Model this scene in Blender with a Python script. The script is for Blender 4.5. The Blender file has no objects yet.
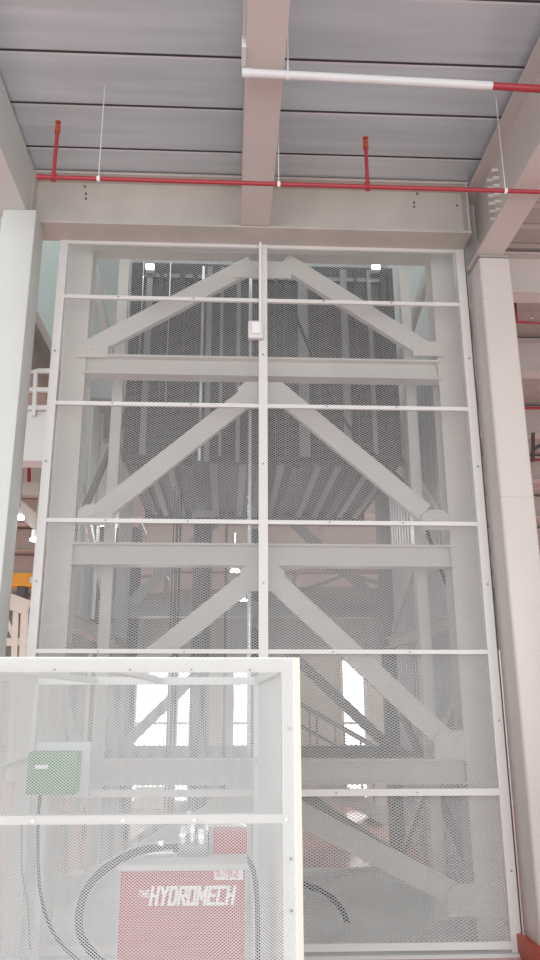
import bpy, bmesh, math, random
import numpy as np
from mathutils import Vector, Matrix
random.seed(5)
S = bpy.context.scene
COL = S.collection

# ------------------------------------------------------------------ camera
F = 760.; TH = math.radians(16.0); PS = math.radians(2.44); CAM = Vector((0, -5.5, 1.6))
fw = Vector((math.sin(PS)*math.cos(TH), math.cos(PS)*math.cos(TH), math.sin(TH)))
rt = Vector((math.cos(PS), -math.sin(PS), 0)); up = rt.cross(fw)
cd = bpy.data.cameras.new('camera'); cam = bpy.data.objects.new('camera', cd); COL.objects.link(cam)
cd.sensor_fit = 'VERTICAL'; cd.sensor_height = 36; cd.lens = F/960*36; cd.shift_x = 10/960
cd.clip_start = .05; cd.clip_end = 200
m = Matrix((rt, up, -fw)).transposed().to_4x4(); m.translation = CAM
cam.matrix_world = m; S.camera = cam

def P(x, y, Y):                       # a point of the plane at depth Y seen at photo position x, y
    d = fw + rt*((x-260)/F) + up*((480-y)/F)
    return CAM + d*((Y-CAM.y)/d.y)

# ------------------------------------------------------------------ materials
def mat(name, col, rough=.5, metal=0., var=0., scale=3., bump=0., bscale=40., spec=.5, stretch=None, emit=0, trans=0):
    m = bpy.data.materials.new(name); m.use_nodes = True
    nt = m.node_tree; b = nt.nodes['Principled BSDF']
    b.inputs['Base Color'].default_value = (*col, 1); b.inputs['Roughness'].default_value = rough
    b.inputs['Metallic'].default_value = metal; b.inputs['Specular IOR Level'].default_value = spec
    if trans: b.inputs['Transmission Weight'].default_value = trans
    if emit:
        b.inputs['Emission Color'].default_value = (*col, 1); b.inputs['Emission Strength'].default_value = emit
    tc = nt.nodes.new('ShaderNodeTexCoord'); mp = nt.nodes.new('ShaderNodeMapping')
    nt.links.new(tc.outputs['Object'], mp.inputs[0])
    if stretch: mp.inputs['Scale'].default_value = stretch
    if var:
        n = nt.nodes.new('ShaderNodeTexNoise'); n.inputs['Scale'].default_value = scale; n.inputs['Detail'].default_value = 5
        r = nt.nodes.new('ShaderNodeMapRange'); r.inputs['From Min'].default_value = .3; r.inputs['From Max'].default_value = .7
        r.inputs['To Min'].default_value = 1-var; r.inputs['To Max'].default_value = 1+var
        h = nt.nodes.new('ShaderNodeMix'); h.data_type = 'RGBA'; h.blend_type = 'MULTIPLY'; h.inputs[0].default_value = 1
        h.inputs[6].default_value = (*col, 1)
        nt.links.new(mp.outputs[0], n.inputs['Vector']); nt.links.new(n.outputs[0], r.inputs[0])
        nt.links.new(r.outputs[0], h.inputs[7]); nt.links.new(h.outputs[2], b.inputs['Base Color'])
    if bump:
        n = nt.nodes.new('ShaderNodeTexNoise'); n.inputs['Scale'].default_value = bscale
        bp = nt.nodes.new('ShaderNodeBump'); bp.inputs['Strength'].default_value = bump; bp.inputs['Distance'].default_value = .01
        nt.links.new(mp.outputs[0], n.inputs['Vector']); nt.links.new(n.outputs[0], bp.inputs['Height'])
        nt.links.new(bp.outputs[0], b.inputs['Normal'])
    return m
M = dict(
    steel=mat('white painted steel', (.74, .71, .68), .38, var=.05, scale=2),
    warm=mat('warm white column paint', (.60, .54, .515), .35, var=.03, scale=1.5),
    cool=mat('cool white column paint', (.62, .63, .61), .4, var=.03, scale=1.5),
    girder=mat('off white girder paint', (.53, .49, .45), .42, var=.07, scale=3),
    frame=mat('white screen frame', (.70, .68, .67), .35),
    mesh=mat('white coated expanded metal', (.60, .59, .59), .4),
    cage=mat('bright white cage frame', (.74, .74, .73), .4),
    cagemesh=mat('bright white cage mesh', (.68, .68, .68), .4),
    cream=mat('cream cage edge', (.70, .66, .57), .5),
    deck=mat('galvanised deck', (.66, .71, .76), .4, metal=.55, var=.10, scale=1.2, stretch=(.5, 7, 1), bump=.12, bscale=6),
    deckdark=mat('deck seam shadow gap', (.05, .05, .055), .6),
    pinkdeck=mat('beige painted deck', (.47, .42, .39), .6, var=.06),
    red=mat('red pipe paint', (.36, .035, .045), .4),
    redfloor=mat('red epoxy floor', (.56, .30, .28), .18, var=.12, scale=.9),
    redkerb=mat('red kerb paint', (.42, .06, .03), .4),
    pump=mat('red powder coat', (.42, .025, .035), .4),
    conc=mat('pale grey concrete', (.56, .57, .57), .5, var=.1, scale=2, bump=.1),
    sill=mat('grey painted sill', (.60, .60, .60), .4),
    car=mat('dark grey car sheet', (.05, .05, .054), .38, metal=.3, var=.12, scale=4),
    carrib=mat('zinc grey rib', (.25, .25, .26), .35, metal=.4),
    chrome=mat('bright polished steel', (.80, .83, .88), .18, metal=.9),
    dark=mat('dark grey steel', (.08, .08, .085), .5),
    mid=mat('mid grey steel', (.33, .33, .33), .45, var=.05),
    pale=mat('pale green cladding', (.76, .83, .80), .3, var=.03),
    clad=mat('light grey ribbed cladding', (.68, .69, .70), .4, var=.04),
    black=mat('black rubber', (.025, .025, .028), .45),
    green=mat('green enamel', (.08, .28, .12), .4),
    white=mat('white enamel', (.85, .85, .85), .4),
    letter=mat('white lettering', (.92, .92, .92), .5),
    letred=mat('red lettering', (.55, .05, .06), .5),
    yellow=mat('crane yellow', (.85, .38, .03), .5),
    beige=mat('beige hall wall', (.64, .60, .54), .6, var=.05),
    brown=mat('brown pipe', (.36, .30, .26), .5),
    lamp=mat('lamp diffuser', (1, .99, .96), .5, emit=14),
    bolt=mat('grey bolt', (.30, .30, .31), .4, metal=.5),
    joint=mat('dark gap shade and bolt marks', (.10, .10, .11), .7),  # paints the gap shade beside the screen; also the dark girder bolts
    pane=mat('frosted daylit pane', (1, 1, 1), .4, emit=2.2),
)

# ------------------------------------------------------------------ mesh builder
def wloc(o):
    v = Vector((0,0,0))
    while o: v = v + o.location; o = o.parent
    return v
class MB:
    def __init__(s): s.v = []; s.f = []
    def box(s, a, b):
        x0, x1 = sorted((a[0], b[0])); y0, y1 = sorted((a[1], b[1])); z0, z1 = sorted((a[2], b[2]))
        n = len(s.v)
        s.v += [(x0,y0,z0),(x1,y0,z0),(x1,y1,z0),(x0,y1,z0),(x0,y0,z1),(x1,y0,z1),(x1,y1,z1),(x0,y1,z1)]
        s.f += [tuple(n+i for i in q) for q in ((0,3,2,1),(4,5,6,7),(0,1,5,4),(1,2,6,5),(2,3,7,6),(3,0,4,7))]
        return s
    def sweep(s, a, b, prof, ref=(0,0,1)):   # closed profile (u, v) swept from a to b
        a = Vector(a); b = Vector(b); d = (b-a).normalized(); r = Vector(ref)
        if abs(d.dot(r)) > .98: r = Vector((0,1,0))
        u = d.cross(r).normalized(); v = u.cross(d)
        n = len(s.v); k = len(prof)
        for p in (a, b):
            for (x, y) in prof: s.v.append(tuple(p + u*x + v*y))
        for i in range(k):
            j = (i+1) % k; s.f.append((n+i, n+j, n+k+j, n+k+i))
        s.f.append(tuple(n+i for i in reversed(range(k)))); s.f.append(tuple(n+k+i for i in range(k)))
        return s
    def bar(s, a, b, w, h, ref=(0,0,1)):
        return s.sweep(a, b, [(-w/2,-h/2),(w/2,-h/2),(w/2,h/2),(-w/2,h/2)], ref)
    def cyl(s, a, b, r, n=14):
        return s.sweep(a, b, [(r*math.cos(2*math.pi*i/n), r*math.sin(2*math.pi*i/n)) for i in range(n)])
    def ibeam(s, a, b, w, h, ref=(0,0,1), tf=.014, tw=.01):   # w flange width, h depth along ref
        p = [(-w/2,-h/2),(w/2,-h/2),(w/2,-h/2+tf),(tw/2,-h/2+tf),(tw/2,h/2-tf),(w/2,h/2-tf),(w/2,h/2),(-w/2,h/2),
             (-w/2,h/2-tf),(-tw/2,h/2-tf),(-tw/2,-h/2+tf),(-w/2,-h/2+tf)]
        return s.sweep(a, b, p, ref)
    def channel(s, a, b, w, h, ref=(0,0,1), t=.012):  # web on the -u side
        p = [(-w/2,-h/2),(w/2,-h/2),(w/2,-h/2+t),(-w/2+t,-h/2+t),(-w/2+t,h/2-t),(w/2,h/2-t),(w/2,h/2),(-w/2,h/2)]
        return s.sweep(a, b, p, ref)
    def tube(s, pts, r, n=10, sub=6):                # smooth tube through points
        pts = [Vector(p) for p in pts]; q = []
        for i in range(len(pts)-1):
            p0 = pts[max(i-1,0)]; p1 = pts[i]; p2 = pts[i+1]; p3 = pts[min(i+2, len(pts)-1)]
            for k in range(sub):
                t = k/sub
                q.append(.5*((2*p1)+(p2-p0)*t+(2*p0-5*p1+4*p2-p3)*t*t+(3*p1-p0-3*p2+p3)*t**3))
        q.append(pts[-1]); base = len(s.v); u = None
        for i, p in enumerate(q):
            d = (q[min(i+1,len(q)-1)]-q[max(i-1,0)]).normalized()
            if u is None: u = d.orthogonal().normalized()
            u = (u - d*u.dot(d)).normalized(); v = d.cross(u)
            for k in range(n):
                a = 2*math.pi*k/n; s.v.append(tuple(p+u*(r*math.cos(a))+v*(r*math.sin(a))))
        for i in range(len(q)-1):
            for k in range(n):
                j = (k+1)%n; s.f.append((base+i*n+k, base+i*n+j, base+(i+1)*n+j, base+(i+1)*n+k))
        s.f.append(tuple(base+k for k in reversed(range(n)))); s.f.append(tuple(base+(len(q)-1)*n+k for k in range(n)))
        return s
    def prism(s, pts, y0, y1):                       # polygon in x,z with depth y0..y1
        n = len(s.v); k = len(pts)
        for y in (y0, y1):
            for (x, z) in pts: s.v.append((x, y, z))
        for i in range(k):
            j = (i+1)%k; s.f.append((n+i, n+j, n+k+j, n+k+i))
        s.f.append(tuple(n+i for i in range(k))); s.f.append(tuple(n+k+i for i in reversed(range(k))))
        return s
    def build(s, name, m, parent=None, bevel=0, smooth=False):
        me = bpy.data.meshes.new(name); me.from_pydata(s.v, [], s.f); me.materials.append(m)
        bm = bmesh.new(); bm.from_mesh(me); bmesh.ops.recalc_face_normals(bm, faces=bm.faces)
        if bevel: bmesh.ops.bevel(bm, geom=list(bm.edges), offset=bevel, segments=3, affect='EDGES', profile=.5)
        bm.to_mesh(me); bm.free()
        if smooth or bevel:
            for p in me.polygons: p.use_smooth = True
            if hasattr(me, 'set_sharp_from_angle'): me.set_sharp_from_angle(angle=math.radians(40))
        o = bpy.data.objects.new(name, me); COL.objects.link(o)
        if parent:
            o.parent = parent
            pm = Matrix.Translation(-wloc(parent))      # mesh is written in world metres
            me.transform(pm)
        return o

def tag(o, label=None, cat=None, group=None, kind=None):
    if label: o['label'] = label
    if cat: o['category'] = cat
    if group: o['group'] = group
    if kind: o['kind'] = kind
    return o
def thing(name, loc, label, cat, group=None):
    o = bpy.data.objects.new(name, None); o.empty_display_size = .1; COL.objects.link(o); o.location = Vector(loc)
    return tag(o, label, cat, group)
def struct(o): o['kind'] = 'structure'; return o
def copy_tree(o, parent=None):
    c = o.copy(); COL.objects.link(c)
    if parent: c.parent = parent
    for ch in list(o.children): copy_tree(ch, c)
    return c

def expanded(name, m, x0, x1, z0, z1, y, lw, sw, t, tilt, parent, axis='x'):
    """expanded metal sheet: every strand a real tilted ribbon between knuckles"""
    nx = int(round((x1-x0)/(lw/2))); nz = int(round((z1-z0)/(sw/2)))
    I, J = np.meshgrid(np.arange(nx), np.arange(nz+1), indexing='ij')
    k = (I+J) % 2 == 0
    I = I[k]; J = J[k]; A = []; B = []
    for dj in (1, -1):
        ok = (J+dj >= 0) & (J+dj <= nz)
        A.append(np.stack([I[ok], J[ok]], 1)); B.append(np.stack([I[ok]+1, J[ok]+dj], 1))
    A = np.concatenate(A); B = np.concatenate(B)
    def w(Q, s):
        X = x0+Q[:,0]*lw/2; Z = np.clip(z0+Q[:,1]*sw/2 + s*t/2, z0, z1); Yv = np.full_like(X, y) + s*tilt
        return np.stack([X, Yv, Z], 1) if axis == 'x' else np.stack([Yv, X, Z], 1)
    V = np.stack([w(A,-1), w(B,-1), w(B,1), w(A,1)], 1).reshape(-1, 3).astype(np.float32)
    V -= np.array(parent.location, dtype=np.float32)
    n = len(V)//4; me = bpy.data.meshes.new(name)
    me.vertices.add(n*4); me.vertices.foreach_set('co', V.ravel())
    me.loops.add(n*4); me.loops.foreach_set('vertex_index', np.arange(n*4, dtype=np.int32))
    me.polygons.add(n); me.polygons.foreach_set('loop_start', np.arange(0, n*4, 4, dtype=np.int32))
    me.polygons.foreach_set('loop_total', np.full(n, 4, dtype=np.int32))
    me.update(calc_edges=True); me.materials.append(m)
    o = bpy.data.objects.new(name, me); COL.objects.link(o); o.parent = parent
    return o

def bolts(parent, pts, r=.009, d=.012, axis=(0,-1,0), m='bolt'):
    for p in pts:
        a = Vector(p); MB().cyl(a, a+Vector(axis)*d, r, 6).build('bolt', M[m], parent)

def text(parent, name, s, size, p, rotx=90, m='letter', ext=.0015, sx=1., shear=0., bold=0.):
    c = bpy.data.curves.new(name, 'FONT'); c.body = s; c.size = size; c.extrude = ext; c.align_x = 'LEFT'; c.shear = shear; c.offset = bold
    t = bpy.data.objects.new(name, c); COL.objects.link(t)
    dg = bpy.context.evaluated_depsgraph_get(); me = bpy.data.meshes.new_from_object(t.evaluated_get(dg))
    bpy.data.objects.remove(t); bpy.data.curves.remove(c)
    me.transform(Matrix.Translation(Vector(p)-parent.location) @ Matrix.Rotation(math.radians(rotx), 4, 'X') @ Matrix.Diagonal((sx, 1, 1, 1)))
    me.materials.clear(); me.materials.append(M[m])
    o = bpy.data.objects.new(name, me); COL.objects.link(o); o.parent = parent
    return o

ZD = 5.68     # underside of the metal deck

# ------------------------------------------------------------------ setting
struct(MB().box((-14,-9,-.1),(14,24,0)).build('floor', M['redfloor']))
fs = MB().box((-1.44,.06,0),(1.96,2.62,.012)).build('floor_slab', M['conc']); struct(fs)

def deck(name, x0, x1, y0, y1, z, m, step=.47, gap=True, rib=.12, off=0):
    """corrugated deck sheets running along x, with the lap seams between the sheets"""
    prof = []; y = y0
    while y < y1-1e-4:
        e = min(y+rib, y1)
        prof += [(y, z+.02), (y+(e-y)*.15, z), (y+(e-y)*.85, z), (e, z+.02)]; y = e
    o = MB(); n = 0
    for (yy, zz) in prof: o.v += [(x0, yy, zz), (x1, yy, zz)]
    for i in range(len(prof)-1): o.f.append((2*i, 2*i+1, 2*i+3, 2*i+2))
    o.box((x0, y0, z+.05), (x1, y1, z+.12))
    return o.build(name, m)
# front bay deck: wide sheets, one dark lap seam each
d = MB(); edges = [-9.0,-8.4,-7.95,-7.5,-7.05,-6.6,-6.15,-5.7,-5.25,-4.8,-4.3,-3.85,-3.4,-2.95,-2.45,-1.92,-1.42,-.96,-.51,-.1]
SL = .024
for a, b in zip(edges[:-1], edges[1:]):
    base = len(d.v); ys = [a+.006, a+.02, b-.02, b-.006]; zs = [ZD+.008, ZD, ZD, ZD+.008]
    for yy, zz in zip(ys, zs): d.v += [(-2.1, yy, zz), (2.2, yy, zz)]
    for i in range(3): d.f.append((base+2*i, base+2*i+1, base+2*i+3, base+2*i+2))
d.box((-2.1,-9,ZD+.03),(2.2,-.1,ZD+.12))
struct(d.build('ceiling', M['deck']))
s = MB()
for e in edges[1:-1]: s.box((-2.1, e-.006, ZD+.004), (2.2, e+.006, ZD+.031))
struct(s.build('trim_1', M['deckdark']))
struct(deck('ceiling', 2.25, 14, -3, 24, 5.66, M['pinkdeck'], rib=.3))
struct(deck('ceiling', -14, -2.08, .2, 24, 5.5, M['pinkdeck'], rib=.3))
struct(deck('ceiling', -2.08, 2.25, 3.75, 24, 5.66, M['pinkdeck'], rib=.3))
# shaft walls above the floor opening
struct(MB().box((-2.08,.0,5.45),(-2.0,3.75,10)).build('wall_left', M['pale']))
struct(MB().box((2.16,.0,5.1),(2.24,3.75,10)).build('wall_right', M['clad']))
struct(MB().box((-2.0,3.65,5.3),(2.16,3.75,10)).build('wall_back', M['mid']))
wf = MB().box((-14,24,0),(14,24.2,6))
for k in range(16): wf.box((-14,23.93,.2+k*.36),(14,24,.3+k*.36))
for k in range(15): wf.box((-13+k*1.9,23.8,0),(-12.7+k*1.9,23.93,6))
struct(wf.build('wall_far', M['mid']))

# low partition with windows behind the tower
WY = 7.0
wins = [(134,168,700), (176,190,700), (232,252,690), (281,300,655), (343,366,655), (196,208,700)]
xs = []
wx = [(P(a,730,WY).x, P(b,730,WY).x) for a, b, t in wins]
wx = sorted(wx)
part = MB(); top = 2.35; prev = -2.2
for a, b in wx:
    part.box((prev, WY, 0), (a, WY+.1, top)); part.box((a, WY, 2.2), (b, WY+.1, top)); part.box((a, WY, 0), (b, WY+.1, .08)); prev = b
part.box((prev, WY, 0), (7, WY+.1, top))
struct(part.build('wall_partition', M['beige']))
for i, (a, b) in enumerate(wx):
    r = struct(MB().box((a, WY+.04, .08), (b, WY+.06, 2.2)).build('window_%d' % (i+1), M['pane']))
    f = MB().box((a-.03, WY-.02, .06), (a+.02, WY, 2.23)).box((b-.02, WY-.02, .06), (b+.03, WY, 2.23)).box((a, WY-.02, 2.18), (b, WY, 2.23)).box((a, WY-.02, .06), (b, WY, .10))
    f.box((a, WY-.02, 1.2), (b, WY, 1.24))
    f.build('window_frame', M['frame'], r)

# hall beams running across, to the right, behind and to the left
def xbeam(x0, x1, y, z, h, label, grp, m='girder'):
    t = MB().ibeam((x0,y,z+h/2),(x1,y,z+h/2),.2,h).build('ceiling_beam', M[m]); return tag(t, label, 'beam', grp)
for i, y in enumerate((.75, 2.5, 4.6, 6.9, 9.6, 12.6, 16, 20)):
    xbeam(2.3, 13.5, y, 5.2, .42, 'white beam under the beige deck right of the right column', 'cross beams right of the tower', 'warm')
for i, y in enumerate((4.8, 7, 9.5, 12.5, 16, 20)):
    xbeam(-1.95, 2.2, y, 5.1, .5, 'white ceiling beam across the hall seen through the back of the lift tower', 'cross beams behind the tower')
for i, y in enumerate((7.2, 9.6, 12.5, 16, 20)):
    xbeam(-13.5, -2.12, y, 4.95, .5, 'white ceiling beam in the hall seen left of the mesh screen', 'cross beams left of the tower')

# ------------------------------------------------------------------ main columns, beams, girder
t = thing('steel_column', (2.075,-.15,0), 'tall warm white box column right of the mesh screen', 'column')
MB().box((1.95,-.3,.0),(2.2,0,4.95)).build('shaft', M['warm'], t, bevel=.022)
MB().box((1.949,-.301,2.99),(2.201,-.01,2.993)).build('splice_seam', M['girder'], t)
MB().box((1.949,-.301,4.58),(2.201,-.01,4.583)).build('splice_seam', M['girder'], t)
MB().box((1.955,-.295,4.95),(2.195,-.005,4.968)).build('cap_plate', M['mid'], t)
tag(MB().box((1.9,-.40,0),(2.34,.08,.13)).build('column_kerb', M['redkerb'], bevel=.008), 'red painted kerb round the foot of the right column', 'kerb')

t = thing('steel_column', (-1.63,-.28,0), 'tall cool white column at the left edge beside the mesh screen', 'column')
MB().box((-1.75,-.4,0),(-1.5,-.14,5.2)).build('shaft', M['cool'], t, bevel=.008)
MB().box((-1.79,-.3,.0),(-1.753,-.22,5.2)).build('conduit', M['cool'], t)

t = thing('longitudinal_beam', (2.04,-3,5.0), 'pinkish white beam running from the right column toward the upper right corner', 'beam')
MB().ibeam((2.04,-6.2,5.30),(2.04,-.06,5.30),.21,.66,tf=.02).build('i_section', M['warm'], t)
st = MB()
for y in (-.5,-.62):
    for k in range(7): st.cyl((1.99,y,5.08+.07*k),(2.04,y,5.08+.07*k),.014,8)
st.build('bolt_rows', M['steel'], t)
MB().box((1.935,-.03,4.97),(2.155,-.012,5.67)).build('end_plate', M['mid'], t)
t = thing('longitudinal_beam', (-1.69,-3,5.2), 'white beam running from the left column toward the upper left corner', 'beam')
MB().ibeam((-1.69,-6.2,5.43),(-1.69,-.16,5.43),.22,.46,tf=.02).box((-1.60,-6.2,5.22),(-1.59,-.16,5.64)).build('i_section', M['cool'], t)
t = thing('longitudinal_beam', (.185,-3,5.2), 'white beam down the middle of the ceiling meeting the cross girder', 'beam')
MB().ibeam((.185,-7.5,5.43),(.185,-.27,5.43),.23,.46,tf=.018).build('i_section', M['warm'], t)
MB().box((.05,-2.35,5.24),(.07,-1.93,5.30)).box((.045,-2.0,5.18),(.07,-1.86,5.26)).build('cable_tray', M['clad'], t)

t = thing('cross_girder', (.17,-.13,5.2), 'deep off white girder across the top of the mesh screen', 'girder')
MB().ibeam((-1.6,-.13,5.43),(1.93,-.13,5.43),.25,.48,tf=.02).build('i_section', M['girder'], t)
for x in (-1.59, 1.915): MB().box((x-.008,-.25,5.2),(x+.008,-.01,5.65)).build('end_plate', M['girder'], t)
MB().box((-.05,-.145,5.24),(.42,-.135,5.62)).build('stiffener_plate', M['girder'], t)
for px, py in ((85,187),(86,194),(86,199),(417,194),(414,203),(414,207),(457,206)):
    c = P(px, py, -.137); bolts(t, [(c.x, -.137, c.z)], r=.008, m='joint')
for x0 in (-1.0, 1.35):
    for k in range(6): bolts(t, [(x0-.25+.1*k, -.137, 5.23)], r=.011, m='girder')

# dark strip painting the shade in the gap between screen and right column
tag(MB().box((1.936,-.005,.02),(1.946,.05,5.18)).build('gap_shade_strip', M['joint']), 'dark vertical strip painted as the shade in the gap between mesh screen and right column', 'strip')

# ------------------------------------------------------------------ pipes under the deck
SY = -1.14
pa, pb = P(40,177,SY), P(575,193,SY)
t = thing('sprinkler_pipe', pa, 'long red sprinkler pipe running across in front of the girder', 'pipe')
MB().cyl(pa, pb, .015).build('main_pipe', M['red'], t, smooth=True)
for px, top in ((57,122), (366,138)):
    c = pa.lerp(pb, (px-(4 if px < 99 else 2)-40)/535); q = P(px, top, SY)
    MB().cyl(c, (c.x,SY,q.z-.03), .013).build('riser_pipe', M['red'], t, smooth=True)
    MB().cyl(c-Vector((0,0,.022)), c+Vector((0,0,.03)), .02).build('tee_fitting', M['red'], t, smooth=True)
    MB().cyl((c.x,SY,q.z-.09), (c.x,SY,q.z-.03), .019, 6).cyl((c.x,SY,q.z-.03), (c.x,SY,q.z), .009, 8).cyl((c.x,SY,q.z-.006), (c.x,SY,q.z), .02, 10).build('sprinkler_head', M['redkerb'], t)
MB().cyl(pa-Vector((.02,0,0)), pa+Vector((.01,0,0)), .02).build('end_cap', M['red'], t, smooth=True)
for px, lab in ((97,'thin pale rod holding the red pipe left of the middle beam'), (275,'small pale rod holding the red pipe just right of the middle beam'), (497,'thin pale rod holding the red pipe near the right beam')):
    c = pa.lerp(pb, (px-40)/535)
    if px == 497: c.x = 1.86
    t = thing('pipe_hanger', c, lab, 'pipe hanger')
    MB().cyl(c+Vector((0,0,.02)), (c.x,SY,ZD+.01), .0035, 8).build('rod', M['clad'], t)
    MB().cyl(c-Vector((.010,0,0)), c+Vector((.010,0,0)), .019).build('ring_clamp', M['white'], t)
A = P(247,73,-1.87); B = P(492,86,-1.87); Cc = P(575,91,-1.87)
t = thing('white_pipe', A, 'whitish pipe under the ceiling beam crossing to the right', 'pipe')
MB().cyl(A, B, .025).build('main_pipe', M['clad'], t, smooth=True)
MB().cyl(A+Vector((-.03,0,0)), A+Vector((.02,0,0)), .028).build('elbow', M['clad'], t, smooth=True)
MB().cyl(B, Cc, .022).build('red_section', M['red'], t, smooth=True)
h = P(288,76,-1.87)
tag(MB().cyl(h, (h.x, h.y, 5.66), .005, 8).cyl(h-Vector((.012,0,0)), h+Vector((.012,0,0)), .026, 14).build('pipe_hanger', M['clad']), 'thin hanger holding the whitish pipe beside the middle beam', 'pipe hanger')

# red sprinkler lines in the right bays
for k, (y, pts) in enumerate([(1.2, [(513,285),(517,322),(560,324)]), (3.5, [(500,408),(575,408)]), (5.6,[(505,459),(575,461)])]):
    t = tag(MB().tube([P(*q, y) for q in pts], .016 if k == 0 else .02, 10, 1 if k else 1).build('sprinkler_pipe', M['red'], smooth=True),
            ['red pipe with an elbow beside the top of the right column', 'thin red pipe right of the column below the first white beams', 'lowest thin red pipe seen right of the column'][k], 'pipe')
q = P(531,318,1.2)
tag(MB().cyl(q, (q.x, q.y, 5.66), .005, 8).cyl(q-Vector((.014,0,0)), q+Vector((.014,0,0)), .022, 12).build('pipe_hanger', M['chrome']), 'small metal hanger on the red pipe right of the column', 'pipe hanger')
tag(MB().bar(P(533,450,4.5), P(548,440,4.5), .05,.05).bar(P(533,433,4.5), P(533,462,4.5), .04,.04).build('beam_bracket', M['dark']), 'small dark bracket under a white beam right of the column', 'bracket')

# ------------------------------------------------------------------ mesh screen
scr = thing('mesh_screen', (.26,0,0), 'tall white framed mesh screen closing the front of the lift tower', 'screen')
XL, XR, XC = -1.395, 1.93, .258
H = [.06, .985, 1.915, 2.852, 3.772, 4.682, 5.185]
expanded('mesh_sheet', M['mesh'], XL+.02, XC-.02, .06, 5.17, .012, .0335, .0188, .0050, .0022, scr)
expanded('mesh_sheet', M['mesh'], XC+.02, XR-.02, .06, 5.17, .012, .0335, .0188, .0050, .0022, scr)
MB().box((XL,-.02,.02),(XL+.065,.022,5.19)).build('post', M['frame'], scr)
MB().box((XR-.068,-.02,.02),(XR,.022,5.19)).build('post', M['frame'], scr)
MB().box((XC-.034,-.022,.02),(XC+.034,.022,5.19)).build('post', M['frame'], scr)
for z in H:
    w = .03 if 1 < z < 5 else .045
    for (a, b) in ((XL+.065, XC-.034), (XC+.034, XR-.068)):
        MB().box((a,-.016,z-w/2),(b,.010,z+w/2)).build('rail', M['frame'], scr)
for z in (.5, 1.45, 2.4, 3.3, 4.2):
    for x in (XL+.03, XR-.03, XC): bolts(scr, [(x,-.02,z)], r=.007)
for x in (-.9,-.3,.75,1.3):
    for z in H[1:-1]: bolts(scr, [(x,-.016,z)], r=.006)
tag(MB().box((XL,-.05,0),(1.94,.055,.022)).build('sill', M['sill']), 'low grey sill strip under the mesh screen', 'sill')

t = thing('junction_box', (.19,-.04,4.36), 'small square white junction box on the middle post of the screen', 'junction box')
a = P(248,340,-.03); b = P(263,323,-.03)
MB().box((a.x,-.07,a.z),(b.x,-.022,b.z)).build('housing', M['frame'], t, bevel=.005)
MB().box((a.x+.03,-.085,a.z+.035),(b.x-.02,-.07,b.z-.02)).build('cover', M['white'], t, bevel=.003)
MB().cyl((.235,-.045,b.z),(.235,-.045,5.2),.011).build('conduit', M['white'], t, smooth=True)

# ------------------------------------------------------------------ lift tower
tw = thing('lift_tower', (.3,.3,0), 'white braced steel lift tower standing behind the mesh screen', 'lift tower')
FY, RY = .30, 3.1
CL, CR = -1.28, 1.83
def tp(name, mb, m='steel', lab=None, bevel=0):
    o = mb.build(name, M[m], tw, bevel=bevel)
    if lab: o['label'] = lab
    return o
# front and rear columns
for x in (CL, CR): tp('column', MB().ibeam((x,FY+.06,.012),(x,FY+.06,5.6),.2,.2,ref=(0,1,0)))
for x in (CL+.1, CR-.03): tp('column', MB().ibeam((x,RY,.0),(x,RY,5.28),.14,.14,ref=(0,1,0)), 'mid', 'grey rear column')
# front beams
for z in (1.095, 2.655, 4.215): tp('beam', MB().ibeam((CL+.09,FY,z),(CR-.07,FY,z),.14,.17,tf=.016))
tp('beam', MB().ibeam((CL+.1,FY,5.37),(CR-.1,FY,5.37),.14,.20,tf=.014))
# rear beams
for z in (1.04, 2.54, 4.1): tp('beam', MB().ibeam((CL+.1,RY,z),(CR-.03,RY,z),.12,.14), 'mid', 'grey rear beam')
# front braces, measured on the plane of the tower front
def fbrace(p, q, w=.15, Y=FY-.03, m='steel', lab=None):
    a = P(*p, Y); b = P(*q, Y)
    tp('brace', MB().channel(a, b, .06, w, ref=(a-b).cross(Vector((0,1,0)))), m, lab)
for p, q in [((252,265),(88,350)), ((284,262),(425,351)), ((254,392),(100,513)), ((276,390),(424,513)),
             ((252,578),(140,667)), ((265,572),(446,741)), ((285,806),(468,901)), ((232,804),(60,900)), ((252,578),(90,708))][:8]:
    fbrace(p, q)
for (px, py, w, h) in [(262,270,.50,.16), (264,394,.42,.2), (262,578,.34,.2), (262,800,.5,.2), (92,350,.26,.13), (428,349,.26,.13),
                       (95,515,.26,.16), (436,520,.22,.16), (452,745,.26,.2), (466,900,.26,.2), (60,890,.3,.2)]:
    c = P(px, py, FY-.075)
    g = tp('gusset_plate', MB().prism([(c.x-w/2,c.z-h/2),(c.x+w/2,c.z-h/2),(c.x+w/2,c.z+h/4),(c.x+w/2-.06,c.z+h/2),(c.x-w/2+.06,c.z+h/2),(c.x-w/2,c.z+h/4)], FY-.085, FY-.073))
    for k in (-1,0,1):
        MB().cyl((c.x+.05*k, FY-.085, c.z+.02*k), (c.x+.05*k, FY-.1, c.z+.02*k), .009, 6).build('bolt', M['steel'], g)
for z in (1.095, 2.655, 4.215):
    for x in (CL+.13, CR-.11, CR-.15):
        for dz in (-.03, .03): MB().cyl((x,FY-.008,z+dz),(x,FY-.02,z+dz),.008,6).build('bolt', M['steel'], tw)
# rear K braces
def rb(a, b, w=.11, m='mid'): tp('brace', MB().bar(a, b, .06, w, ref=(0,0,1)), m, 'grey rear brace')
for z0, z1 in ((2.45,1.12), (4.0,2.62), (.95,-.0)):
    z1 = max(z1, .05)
    rb((.3,RY,z0),(CR-.1,RY,z1)); rb((.3,RY,z0),(CL+.2,RY,z1))
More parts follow.
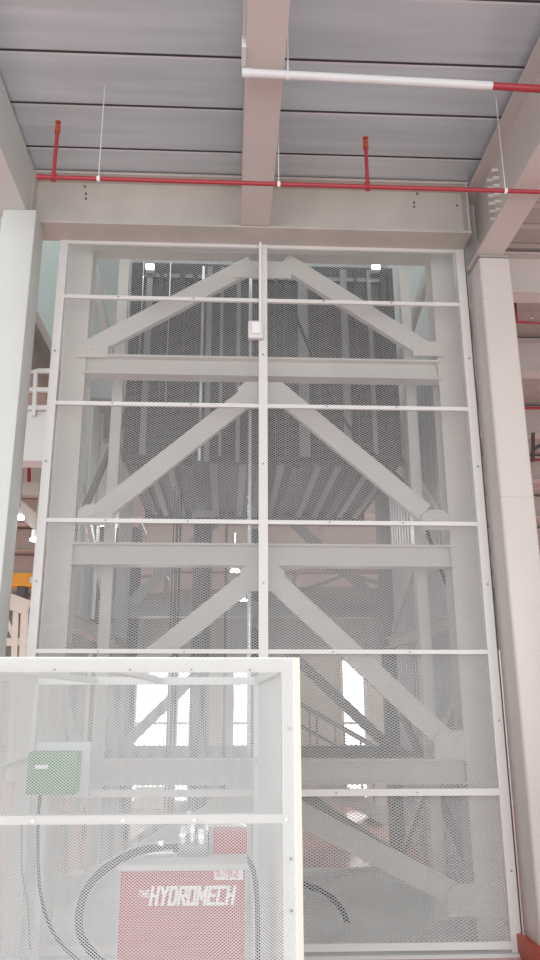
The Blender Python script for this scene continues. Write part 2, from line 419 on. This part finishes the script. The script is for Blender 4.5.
# side frames: beams and braces on each side
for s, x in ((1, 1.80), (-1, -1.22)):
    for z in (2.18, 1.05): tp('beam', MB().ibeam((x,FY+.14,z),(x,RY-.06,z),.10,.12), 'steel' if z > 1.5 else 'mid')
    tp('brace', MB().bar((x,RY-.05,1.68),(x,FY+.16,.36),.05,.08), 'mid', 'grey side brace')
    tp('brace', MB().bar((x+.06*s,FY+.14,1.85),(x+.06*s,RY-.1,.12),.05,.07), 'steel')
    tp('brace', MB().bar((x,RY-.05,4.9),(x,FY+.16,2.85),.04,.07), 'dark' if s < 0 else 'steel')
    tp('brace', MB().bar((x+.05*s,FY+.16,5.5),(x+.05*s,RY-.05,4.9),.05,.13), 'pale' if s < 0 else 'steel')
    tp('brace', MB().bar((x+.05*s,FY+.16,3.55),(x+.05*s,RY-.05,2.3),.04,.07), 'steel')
# guide columns each side of the car
for x in (-.99, 1.62): tp('guide_column', MB().box((x-.045,.76,0.012),(x+.045,.84,5.6)))

# ------------------------------------------------------------------ lift car
CX0, CX1, CY0, CY1, CZ0, CZ1 = -.94, 1.55, .92, 2.95, 3.6, 5.55
car = thing('lift_car', ((CX0+CX1)/2, (CY0+CY1)/2, CZ0), 'dark grey ribbed lift car hanging high inside the tower', 'lift car')
MB().box((CX0,CY0,CZ0+.05),(CX1,CY0+.03,CZ1)).build('front_panel', M['car'], car)
MB().box((CX0,CY0+.03,CZ0+.05),(CX0+.03,CY1,CZ1)).build('side_panel', M['car'], car)
MB().box((CX1-.03,CY0+.03,CZ0+.05),(CX1,CY1,CZ1)).build('side_panel', M['car'], car)
MB().box((CX0,CY1-.03,CZ0+.05),(CX1,CY1,CZ1)).build('back_panel', M['car'], car)
MB().box((CX0,CY0,CZ1),(CX1,CY1,CZ1+.03)).build('roof_panel', M['car'], car)
MB().box((CX0,CY0,CZ0+.03),(CX1,CY1,CZ0+.05)).build('floor_panel', M['car'], car)
def vx(px, py=400): return P(px, py, CY0).x
for (x0, x1, mm, zb) in [(133,136,'car',455),(142,148,'carrib',457),(155,159,'car',455),(163,166,'car',455),(176,182,'car',455),(190,195,'car',460),(199.5,202,'chrome',474),(205,210,'carrib',474),(219,222,'carrib',457),(228,231,'car',460),(236,240,'carrib',477),
                         (275,279,'car',458),(285,288,'car',458),(299,309,'carrib',457),(320,324,'car',457),(343,350,'carrib',457),(358,361,'car',458),(371,375,'carrib',458),(385,388,'car',458),(393,396,'car',458)]:
    z0 = max(P(260, zb, CY0).z, CZ0+.0)
    MB().box((vx(x0),CY0-.045,z0),(vx(x1),CY0,CZ1-.02)).build('wall_rib', M[mm], car)
for px in (136,170,150,188,213,243,262,281,296,318,338,356,370,390):
    x = vx(px, 460); MB().box((x-.03,CY0+.02,CZ0-.035),(x+.03,CY1-.02,CZ0+.03)).build('floor_rib', M['carrib'] if px % 4 else M['car'], car)
MB().box((CX0,CY0-.02,CZ0-.01),(CX1,CY0+.02,CZ0+.06)).build('toe_beam', M['car'], car)
MB().box((CX0,CY1-.06,CZ0-.06),(CX1,CY1,CZ0+.03)).build('toe_beam', M['car'], car)
MB().box((CX0+.1,CY0-.03,CZ1-.14),(CX1-.1,CY0-.01,CZ1-.10)).build('head_trim', M['carrib'], car)
for px in (143, 170):
    x = vx(px, 300); MB().cyl((x,CY0-.06,4.1 if px == 170 else 4.35),(x,CY0-.06,CZ1),.006,8).build('conduit', M['chrome'], car)

# rods and ropes below/in front of the car
x = P(250, 460, .75).x
tag(MB().cyl((x,.75,.012),(x,.75,5.6),.017).build('guide_rod', M['chrome'], smooth=True), 'polished vertical guide rod just left of the middle post', 'guide rod')
for px, Yv, lab, r in ((175.5,2.0,'left rope of the dark pair hanging below the lift car',.012), (179,2.0,'right rope of the dark pair hanging below the lift car',.012), (226,2.0,'single dark rope hanging below the lift car near the middle',.014), (172,1.6,'thin dark rope just left of the rope pair below the car',.006)):
    x = P(px, 580, Yv).x
    tag(MB().cyl((x,Yv,0.012),(x,Yv,CZ0-.0),r,8).build('hoist_rope', M['dark']), lab, 'rope')
x = P(202, 580, 2.2).x
t = thing('hydraulic_cylinder', (x,2.2,0), 'thick dark vertical cylinder standing under the lift car', 'cylinder')
MB().cyl((x,2.2,.012),(x,2.2,3.45),.095,24).build('barrel', M['dark'], t, smooth=True)
MB().cyl((x,2.2,3.45),(x,2.2,CZ0-.04),.06,24).build('ram', M['chrome'], t, smooth=True)
MB().cyl((x,2.2,3.38),(x,2.2,3.45),.115,24).build('collar', M['mid'], t, smooth=True)

# travelling cable
tag(MB().tube([P(290,300,.62),P(310,350,.62),P(343,418,.62),P(370,450,.62),P(399,477,.62),P(418,502,.6),P(430,540,.55),P(441,570,.5),P(452,600,.48),P(458,640,.46)], .016, 8).build('travelling_cable', M['black'], smooth=True),
    'black cable sagging across the right half of the lift shaft', 'cable')

# lamps at the top of the shaft
for px, lab in ((150,'small bright lamp at the top left of the lift car'), (376,'small bright lamp at the top right of the lift car')):
    c = P(px, 267, .8)
    t = thing('shaft_lamp', c, lab, 'lamp')
    MB().box((c.x-.035,.78,c.z-.022),(c.x+.035,.8,c.z+.022)).build('diffuser', M['lamp'], t)
    MB().box((c.x-.04,.8,c.z-.03),(c.x+.04,.86,c.z+.03)).build('housing', M['white'], t)

# ------------------------------------------------------------------ cladding beside the tower
cl = MB().box((2.1,.75,0),(2.14,4.2,5.08))
for k in range(24): cl.box((2.085,.8+k*.14,0.01),(2.1,.85+k*.14,5.07))
tag(cl.build('side_cladding', M['clad']), 'light grey ribbed cladding wall on the right side of the tower', 'cladding')
t = thing('side_cladding', (-1.8,3.7,2.3), 'pale green glossy cladding panels on the left side of the tower', 'cladding')
for y0, y1 in ((2.75,3.35),(3.39,4.1),(4.14,4.9),(4.94,7.4)):
    MB().box((-1.84,y0,2.35),(-1.79,y1,5.42)).build('panel', M['pale'], t, bevel=.02)
for y in (3.05,3.75,4.5): MB().cyl((-1.77,y,2.4),(-1.77,y,5.4),.02).build('rail', M['white'], t, smooth=True)

# brown duct and items in the gap on the left
tag(MB().cyl((-2.26,.9,5.3),(-2.26,5.5,5.3),.11,20).build('duct_pipe', M['brown'], smooth=True), 'brown pipe under the pale wall in the gap left of the screen', 'pipe')
def rail_things():
    Y = 2.6
    t = thing('catwalk_railing', P(36,415,Y), 'white catwalk railing seen in the gap left of the screen', 'railing')
    for y in (371,390,408): MB().bar(P(-10,y,Y),P(56,y,Y),.04,.05).build('rail', M['white'], t)
    for x in (-4,15,35,54): MB().bar(P(x-1,416,Y),P(x+1,370,Y),.04,.05).build('post', M['white'], t)
    a = P(-10,462,Y+.1); b = P(56,414,Y+.1)
    tag(MB().box((a.x,Y+.03,a.z),(b.x,Y+.3,b.z)).build('catwalk_beam', M['white']), 'white deep beam below the catwalk railing left of the screen', 'beam')
rail_things()
Y = 6.5
t = tag(MB().tube([P(29,460,Y),P(29,492,Y)],.03,8,1).tube([P(5,494,Y),P(45,494,Y)],.02,8,1).build('sprinkler_pipe', M['red']), 'dark red pipe drop in the gap left of the screen', 'pipe')
tag(MB().bar(P(14,502,6),P(50,536,6),.14,.2).bar(P(14,490,6),P(46,490,6),.2,.2).build('bracing_beam', M['girder']), 'white sloping beam in the gap left of the screen above the crane', 'beam')
def lamp(px, py, Y, lab, r=.16):
    c = P(px, py, Y); t = thing('high_bay_lamp', c, lab, 'lamp', None)
    MB().cyl(c, c+Vector((0,0,.04)), r, 20).build('diffuser', M['lamp'], t)
    MB().sweep(c+Vector((0,0,.04)), c+Vector((0,0,.16)), [(r*.8*math.cos(a*math.pi/8), r*.8*math.sin(a*math.pi/8)) for a in range(16)]).build('shade', M['clad'], t)
    zc = 5.5 if c.x < -2.08 else 5.66
    MB().cyl(c+Vector((0,0,.16)), (c.x, c.y, zc), .01, 8).build('rod', M['mid'], t)
lamp(19,519,5.6,'upper bright lamp in the gap left of the screen', .07)
lamp(35,541,5.9,'lower bright lamp in the gap left of the screen', .075)
lamp(238,602,13.5,'bright lamp behind the tower just left of the middle post',.24)
lamp(235,572,10.5,'small upper bright lamp behind the tower near the middle post',.10)
# crane
Y = 12
t = thing('overhead_crane', P(18,580,Y), 'yellow overhead crane beam in the gap left of the screen', 'crane')
MB().box(P(-20,586,Y), P(34,573,Y)+Vector((0,.4,0))).build('bridge_beam', M['yellow'], t)
MB().box(P(16,598,Y), P(25,586,Y)+Vector((0,.35,0))).build('hoist', M['dark'], t)
a = P(34,578,Y)
MB().box(P(30,583,Y)+Vector((0,-.05,0)), P(34,577,Y)+Vector((0,-.01,0))).build('end_plate', M['clad'], t)
# crane runway and white columns below it
t = thing('crane_runway', P(18,660,11), 'pale steel runway frame under the yellow crane', 'runway')
Y = 11
MB().bar(P(-10,594,Y),P(28,608,Y),.2,.32).build('runway_beam', M['beige'], t)
for x in (-4, 17, 25): MB().bar(Vector((P(x,700,Y).x,Y,0)),P(x,605,Y),.12,.16).build('post', M['beige'], t)
MB().bar(P(-10,642,Y),P(30,642,Y),.12,.16).build('rail', M['beige'], t)
MB().bar(P(3,612,Y),P(17,642,Y),.1,.1).build('brace', M['beige'], t)

# ------------------------------------------------------------------ rear platform frame (dark) behind the tower
t = thing('platform_frame', (-.5,4.4,0), 'dark grey post and beam frame standing behind the tower', 'platform frame')
Y = 4.4
for px, w in ((109,.24),(134,.17),(257,.16)):
    c = P(px, 560, Y); MB().ibeam((c.x,Y,0),(c.x,Y,3.75),w,w,ref=(0,1,0)).build('post', M['dark'], t)
a = P(100,611,Y); b = P(386,611,Y)
MB().ibeam((a.x,Y-.15,a.z),(b.x,Y-.15,b.z),.12,.2).build('beam', M['mid'], t)
MB().bar(P(87,622,Y-.1),P(105,622,Y-.1),.05,.06).build('beam', M['dark'], t)
for p, q in (((300,560),(385,585)),((300,592),(385,560)),((272,640),(300,565)),((345,640),(385,610)),((272,590),(390,592)),((300,700),(250,650))):
    MB().bar(P(*p,Y+.3),P(*q,Y+.3),.06,.05).build('brace', M['mid'], t)

# stairs behind
t = thing('staircase', (2,6,0), 'grey steel stairs with handrails descending behind the tower on the right', 'stairs')
sx = lambda px, py, y: P(px, py, y)
for Yv in (5.2, 6.1):
    top_ = P(262,682,5.2); bot = P(400,759,5.2); top_.y = bot.y = Yv
    for dz in (0,-.28): MB().cyl(top_+Vector((0,0,dz)), bot+Vector((0,0,dz)), .02, 10).build('handrail', M['mid'], t, smooth=True)
    for k in range(6):
        f = k/5; p = top_.lerp(bot, f); MB().cyl(p, p-Vector((0,0,.85 if p.z > .9 else p.z-.02)), .016, 8).build('baluster', M['mid'], t)
    MB().bar(top_-Vector((0,0,.85)), bot-Vector((0,0,.85)), .04, .18).build('stringer', M['sill'], t)
for k in range(8):
    p = P(262,682,5.2).lerp(P(400,759,5.2), k/8); MB().box((p.x-.13,5.22,p.z-.87),(p.x+.13,6.08,p.z-.84)).build('tread', M['sill'], t)
c = P(152,740,6.9)
nb = thing('notice_board', P(152,796,6.8), 'white notice board with a red line of writing behind the tower', 'notice board')
a = P(134,809,6.8); b = P(169,787,6.8)
MB().box((a.x,6.8,a.z),(b.x,6.84,b.z)).build('panel', M['white'], nb)
for zz in (a.z,):
    MB().box((a.x+.05,6.82,0),(a.x+.09,6.84,a.z)).box((b.x-.09,6.82,0),(b.x-.05,6.84,a.z)).build('stand', M['mid'], nb)
k = P(145,791.5,6.79); wr = MB()
for i in range(6): wr.box((k.x+.055*i, 6.795, k.z-.02), (k.x+.055*i+.035, 6.8, k.z+.02))
wr.build('red_line', M['letred'], nb)

# hose coil in the pit
tag(MB().tube([P(270,880,.75),P(300,884,.75),P(325,893,.75),P(342,910,.75),P(350,932,.75)], .022, 10).build('hose', M['black'], smooth=True), 'black hose arching on the grey pit floor behind the screen', 'hose')

# ------------------------------------------------------------------ pump cage in front
CY = -2.8; X0, X1 = -1.30, .235; CT = 1.735; CB = -.14
cg = thing('pump_cage', (-.53,-1.5,0), 'bright white mesh cage round the red hydraulic pump unit', 'cage')
fr = M['cage']
def cp(name, a, b, m=None): return MB().box(a, b).build(name, m or fr, cg)
cp('post', (X1-.046,CY,0),(X1,CY+.04,CT)); cp('post', (X0,CY,0),(X0+.046,CY+.04,CT))
cp('post', (X1-.05,CB-.05,0),(X1,CB,CT)); cp('post', (X0,CB-.05,0),(X0+.05,CB,CT))
cp('rail', (X0+.046,CY,CT-.05),(X1-.046,CY+.035,CT)); cp('rail', (X0+.046,CY,1.205),(X1-.046,CY+.035,1.232)); cp('rail', (X0+.046,CY,.62),(X1-.046,CY+.035,.65)); cp('rail', (X0+.046,CY,.03),(X1-.046,CY+.035,.07))
cp('rail', (X0+.05,CB-.05,CT-.05),(X1-.05,CB,CT)); 
cp('rail', (X1-.04,CY+.04,CT-.045),(X1,CB-.05,CT)); cp('rail', (X0,CY+.04,CT-.045),(X0+.04,CB-.05,CT))
cp('rail', (X1-.04,CY+.04,1.205),(X1-.005,CB-.05,1.232)); cp('rail', (X0+.005,CY+.04,1.205),(X0+.04,CB-.05,1.232))
cp('rail', (-.46,CY+.04,CT-.04),(-.42,CB-.05,CT-.01)); cp('rail', (-.9,CY+.04,CT-.04),(-.86,CB-.05,CT-.01))
o = cp('edge_trim', (X1,CY,0),(X1+.018,CY+.05,CT), M['cream']); o['label'] = 'cream coloured edge strip'
expanded('mesh_sheet', M['cagemesh'], X0+.004, X1-.004, .03, CT-.003, CY-.005, .0122, .0090, .0022, .0009, cg)
expanded('mesh_sheet', M['cagemesh'], CY+.04, CB-.05, .03, CT-.05, X1-.02, .0118*1.4, .0088*1.4, .0026*1.2, .0009, cg, axis='y')
expanded('mesh_sheet', M['cagemesh'], CY+.04, CB-.05, .03, CT-.05, X0+.02, .0118*1.4, .0088*1.4, .0026*1.2, .0009, cg, axis='y')
for x in (-1.0,-.585,-.33,-.12,.08): bolts(cg, [(x,CY-.008,CT-.042)], r=.004, d=.004)
for z in (1.1,1.5,.95): bolts(cg, [(X1-.02,CY-.008,z)], r=.005, d=.004)
for x in (-.62,-.33,-.1,.2): bolts(cg, [(x,CY-.008,1.218)], r=.006, d=.006, m='white')

# green switch box
t = thing('switch_box', (-1.0,-.62,1.05), 'green electrical switch box with a pale frame inside the cage at left', 'switch box')
a = P(25,795,-.75); b = P(78,752,-.75)
MB().box((a.x,-.75,a.z),(b.x,-.62,b.z)).build('housing', M['green'], t, bevel=.008)
MB().box((a.x+.05,-.77,b.z-.09),(a.x+.12,-.75,b.z-.07)).build('handle', M['white'], t)
MB().box((a.x+.02,-.62,a.z-.03),(b.x+.05,-.60,b.z+.05)).build('back_plate', M['clad'], t)
MB().cyl(((a.x+b.x)/2-.06,-.6,0),((a.x+b.x)/2-.06,-.6,a.z),.025).build('stand', M['clad'], t)
tag(MB().tube([P(40,795,-.72),P(38,830,-.75),P(40,890,-.9),P(52,930,-1.2),P(72,955,-1.5),P(90,966,-1.8),P(118,975,-1.95)], .009, 8).build('power_cable', M['black'], smooth=True), 'thin black cable hanging down from the green switch box', 'cable')
tag(MB().tube([P(22,820,-.6),P(22,870,-.62),P(28,905,-.7),P(30,950,-.8)], .006, 8).build('control_cable', M['mid'], smooth=True), 'thin grey cable hanging left of the black one in the cage', 'cable')

# hydraulic power unit
t = thing('hydraulic_power_unit', (-.166,-1.85,0), 'red hydraulic power unit with white lettering inside the white cage', 'pump unit')
MB().box((-.417,-2.1,.06),(.084,-1.62,.93)).build('tank', M['pump'], t, bevel=.006)
for x in (-.38, .04):
    for y in (-2.06,-1.68): MB().box((x,y,0),(x+.03,y+.03,.06)).build('foot', M['dark'], t)
MB().box((-.43,-2.115,.93),(.095,-1.605,.952)).build('lid', M['sill'], t, bevel=.004)
MB().box((-.05,-1.9,.952),(.097,-1.72,1.035)).build('motor_box', M['pump'], t, bevel=.005)
vb = MB().box((-.2,-1.95,.952),(-.07,-1.8,1.0)).build('valve_block', M['carrib'], t, bevel=.004)
for (x, y, h, r) in [(-.18,-1.93,.07,.016),(-.14,-1.9,.1,.014),(-.10,-1.93,.06,.018),(-.08,-1.85,.09,.012),(-.16,-1.84,.12,.013)]:
    MB().cyl((x,y,1.0),(x,y,1.0+h),r,12).cyl((x,y,1.0+h*.4),(x,y,1.0+h*.6),r*1.5,6).build('fitting', M['chrome'], vb)
MB().cyl((-.22,-1.96,.97),(-.34,-1.98,.97),.018,12).cyl((-.27,-1.96,.952),(-.27,-1.96,1.02),.02,6).build('hose_coupling', M['chrome'], t)
MB().cyl((-.03,-1.6,.952),(-.03,-1.6,1.02),.07,20).build('filler_cap', M['clad'], t, smooth=True)
MB().cyl((.035,-2.07,.5),(.035,-2.16,.5),.05,20).build('sight_glass', M['white'], t, smooth=True)
a = P(214,880,-2.102); b = P(243,869,-2.102)
lb = MB().box((a.x,-2.104,a.z),(b.x,-2.101,b.z)).build('warning_label', M['white'], t)
text(t, 'warning_writing', '화기엄금', .032, (a.x+.006,-2.105,a.z+.01), m='letred', sx=.80, ext=.0008, bold=.0005)
a = P(152,905,-2.103)
GL = dict(
    H=[((0,0),(0,1)),((1,0),(1,1)),((0,.5),(1,.5))], Y=[((0,1),(.5,.5)),((1,1),(.5,.5)),((.5,.5),(.5,0))],
    D=[((0,0),(0,1)),((0,1),(.75,1)),((.75,1),(1,.75)),((1,.75),(1,.25)),((1,.25),(.75,0)),((.75,0),(0,0))],
    R=[((0,0),(0,1)),((0,1),(1,1)),((1,1),(1,.5)),((1,.5),(0,.5)),((.45,.5),(1,0))],
    O=[((0,0),(0,1)),((0,1),(1,1)),((1,1),(1,0)),((1,0),(0,0))],
    M=[((0,0),(0,1)),((0,1),(.5,.35)),((.5,.35),(1,1)),((1,1),(1,0))],
    E=[((0,0),(0,1)),((0,1),(1,1)),((0,.5),(.85,.5)),((0,0),(1,0))],
    C=[((1,1),(0,1)),((0,1),(0,0)),((0,0),(1,0))], T=[((0,1),(1,1)),((.5,1),(.5,0))])
def letters(parent, word, x, z, w, h, gap, st, y):
    for ch in word:
        mb = MB(); ww = w*1.25 if ch == 'M' else w
        for k, ((a0, b0), (a1, b1)) in enumerate(GL[ch]):
            sh = .16*h
            yy = y-.0005*k; p = Vector((x+a0*ww+b0*sh, yy, z+b0*h)); q = Vector((x+a1*ww+b1*sh, yy, z+b1*h)); d = (q-p).normalized()*st*.5
            mb.bar(p-d, q+d, st, .002, ref=(0,1,0))
        mb.build('letter', M['letter'], parent); x += ww+gap
a = P(150,904.5,-2.1015)
letters(t, 'HYDROMECH', a.x, a.z, .0238, .060, .0135, .0115, -2.1015)
a = P(138,897,-2.1015)
letters(t, 'THE', a.x, a.z, .0095, .022, .006, .0035, -2.1015)
tag(MB().tube([P(196,848,-1.9),P(170,848,-1.95),P(140,851,-2.0),P(112,864,-2.05),P(90,884,-2.1),P(80,908,-2.12),P(80,932,-2.12),P(90,950,-2.1),P(110,972,-2.05),P(128,1000,-2.0)], .016, 10).build('hydraulic_hose', M['black'], smooth=True), 'thick black hydraulic hose looping down left of the red pump unit', 'hose')
tag(MB().tube([P(238,850,-1.66),P(252,866,-1.6),P(257,900,-1.6),P(258,960,-1.6),P(256,990,-1.6)], .012, 8).build('hydraulic_hose', M['dark'], smooth=True), 'dark hose running down right of the red pump unit', 'hose')

# ------------------------------------------------------------------ light
w = bpy.data.worlds.new('world'); S.world = w; w.use_nodes = True
nt = w.node_tree; bg = nt.nodes['Background']
bg.inputs[0].default_value = (.92, 1, .99, 1); bg.inputs[1].default_value = 1.25
def area(name, loc, rot, sx, sy, e, col=(1,1,1)):
    l = bpy.data.lights.new(name, 'AREA'); l.shape = 'RECTANGLE'; l.size = sx; l.size_y = sy; l.energy = e; l.color = col
    o = bpy.data.objects.new(name, l); COL.objects.link(o); o.location = loc; o.rotation_euler = rot
area('added low fill', (0,-10.5,1.9), (math.radians(90),0,0), 11, 3.4, 430)  # added fill lamp behind the viewer, brightens the lower half; no door there
area('added high fill behind the viewer', (0,-12,7), (math.radians(55),0,0), 12, 5, 40)  # added unseen fill lamp high behind the viewer, not a known skylight
area('added shaft fill', (0,1.9,9.5), (0,0,0), 4, 3.2, 35, (.95,1,.98))  # added lamp above the shaft to lift the tower interior
for (x, y) in ((-6,6),(6,6),(-6,14),(6,14),(0,10)): area('hall lamp', (x,y,5.0), (0,0,0), 1.5, 1.5, 230)
S.view_settings.view_transform = 'Standard'; S.view_settings.look = 'None'; S.view_settings.gamma = 1
S.view_settings.exposure = 0.0
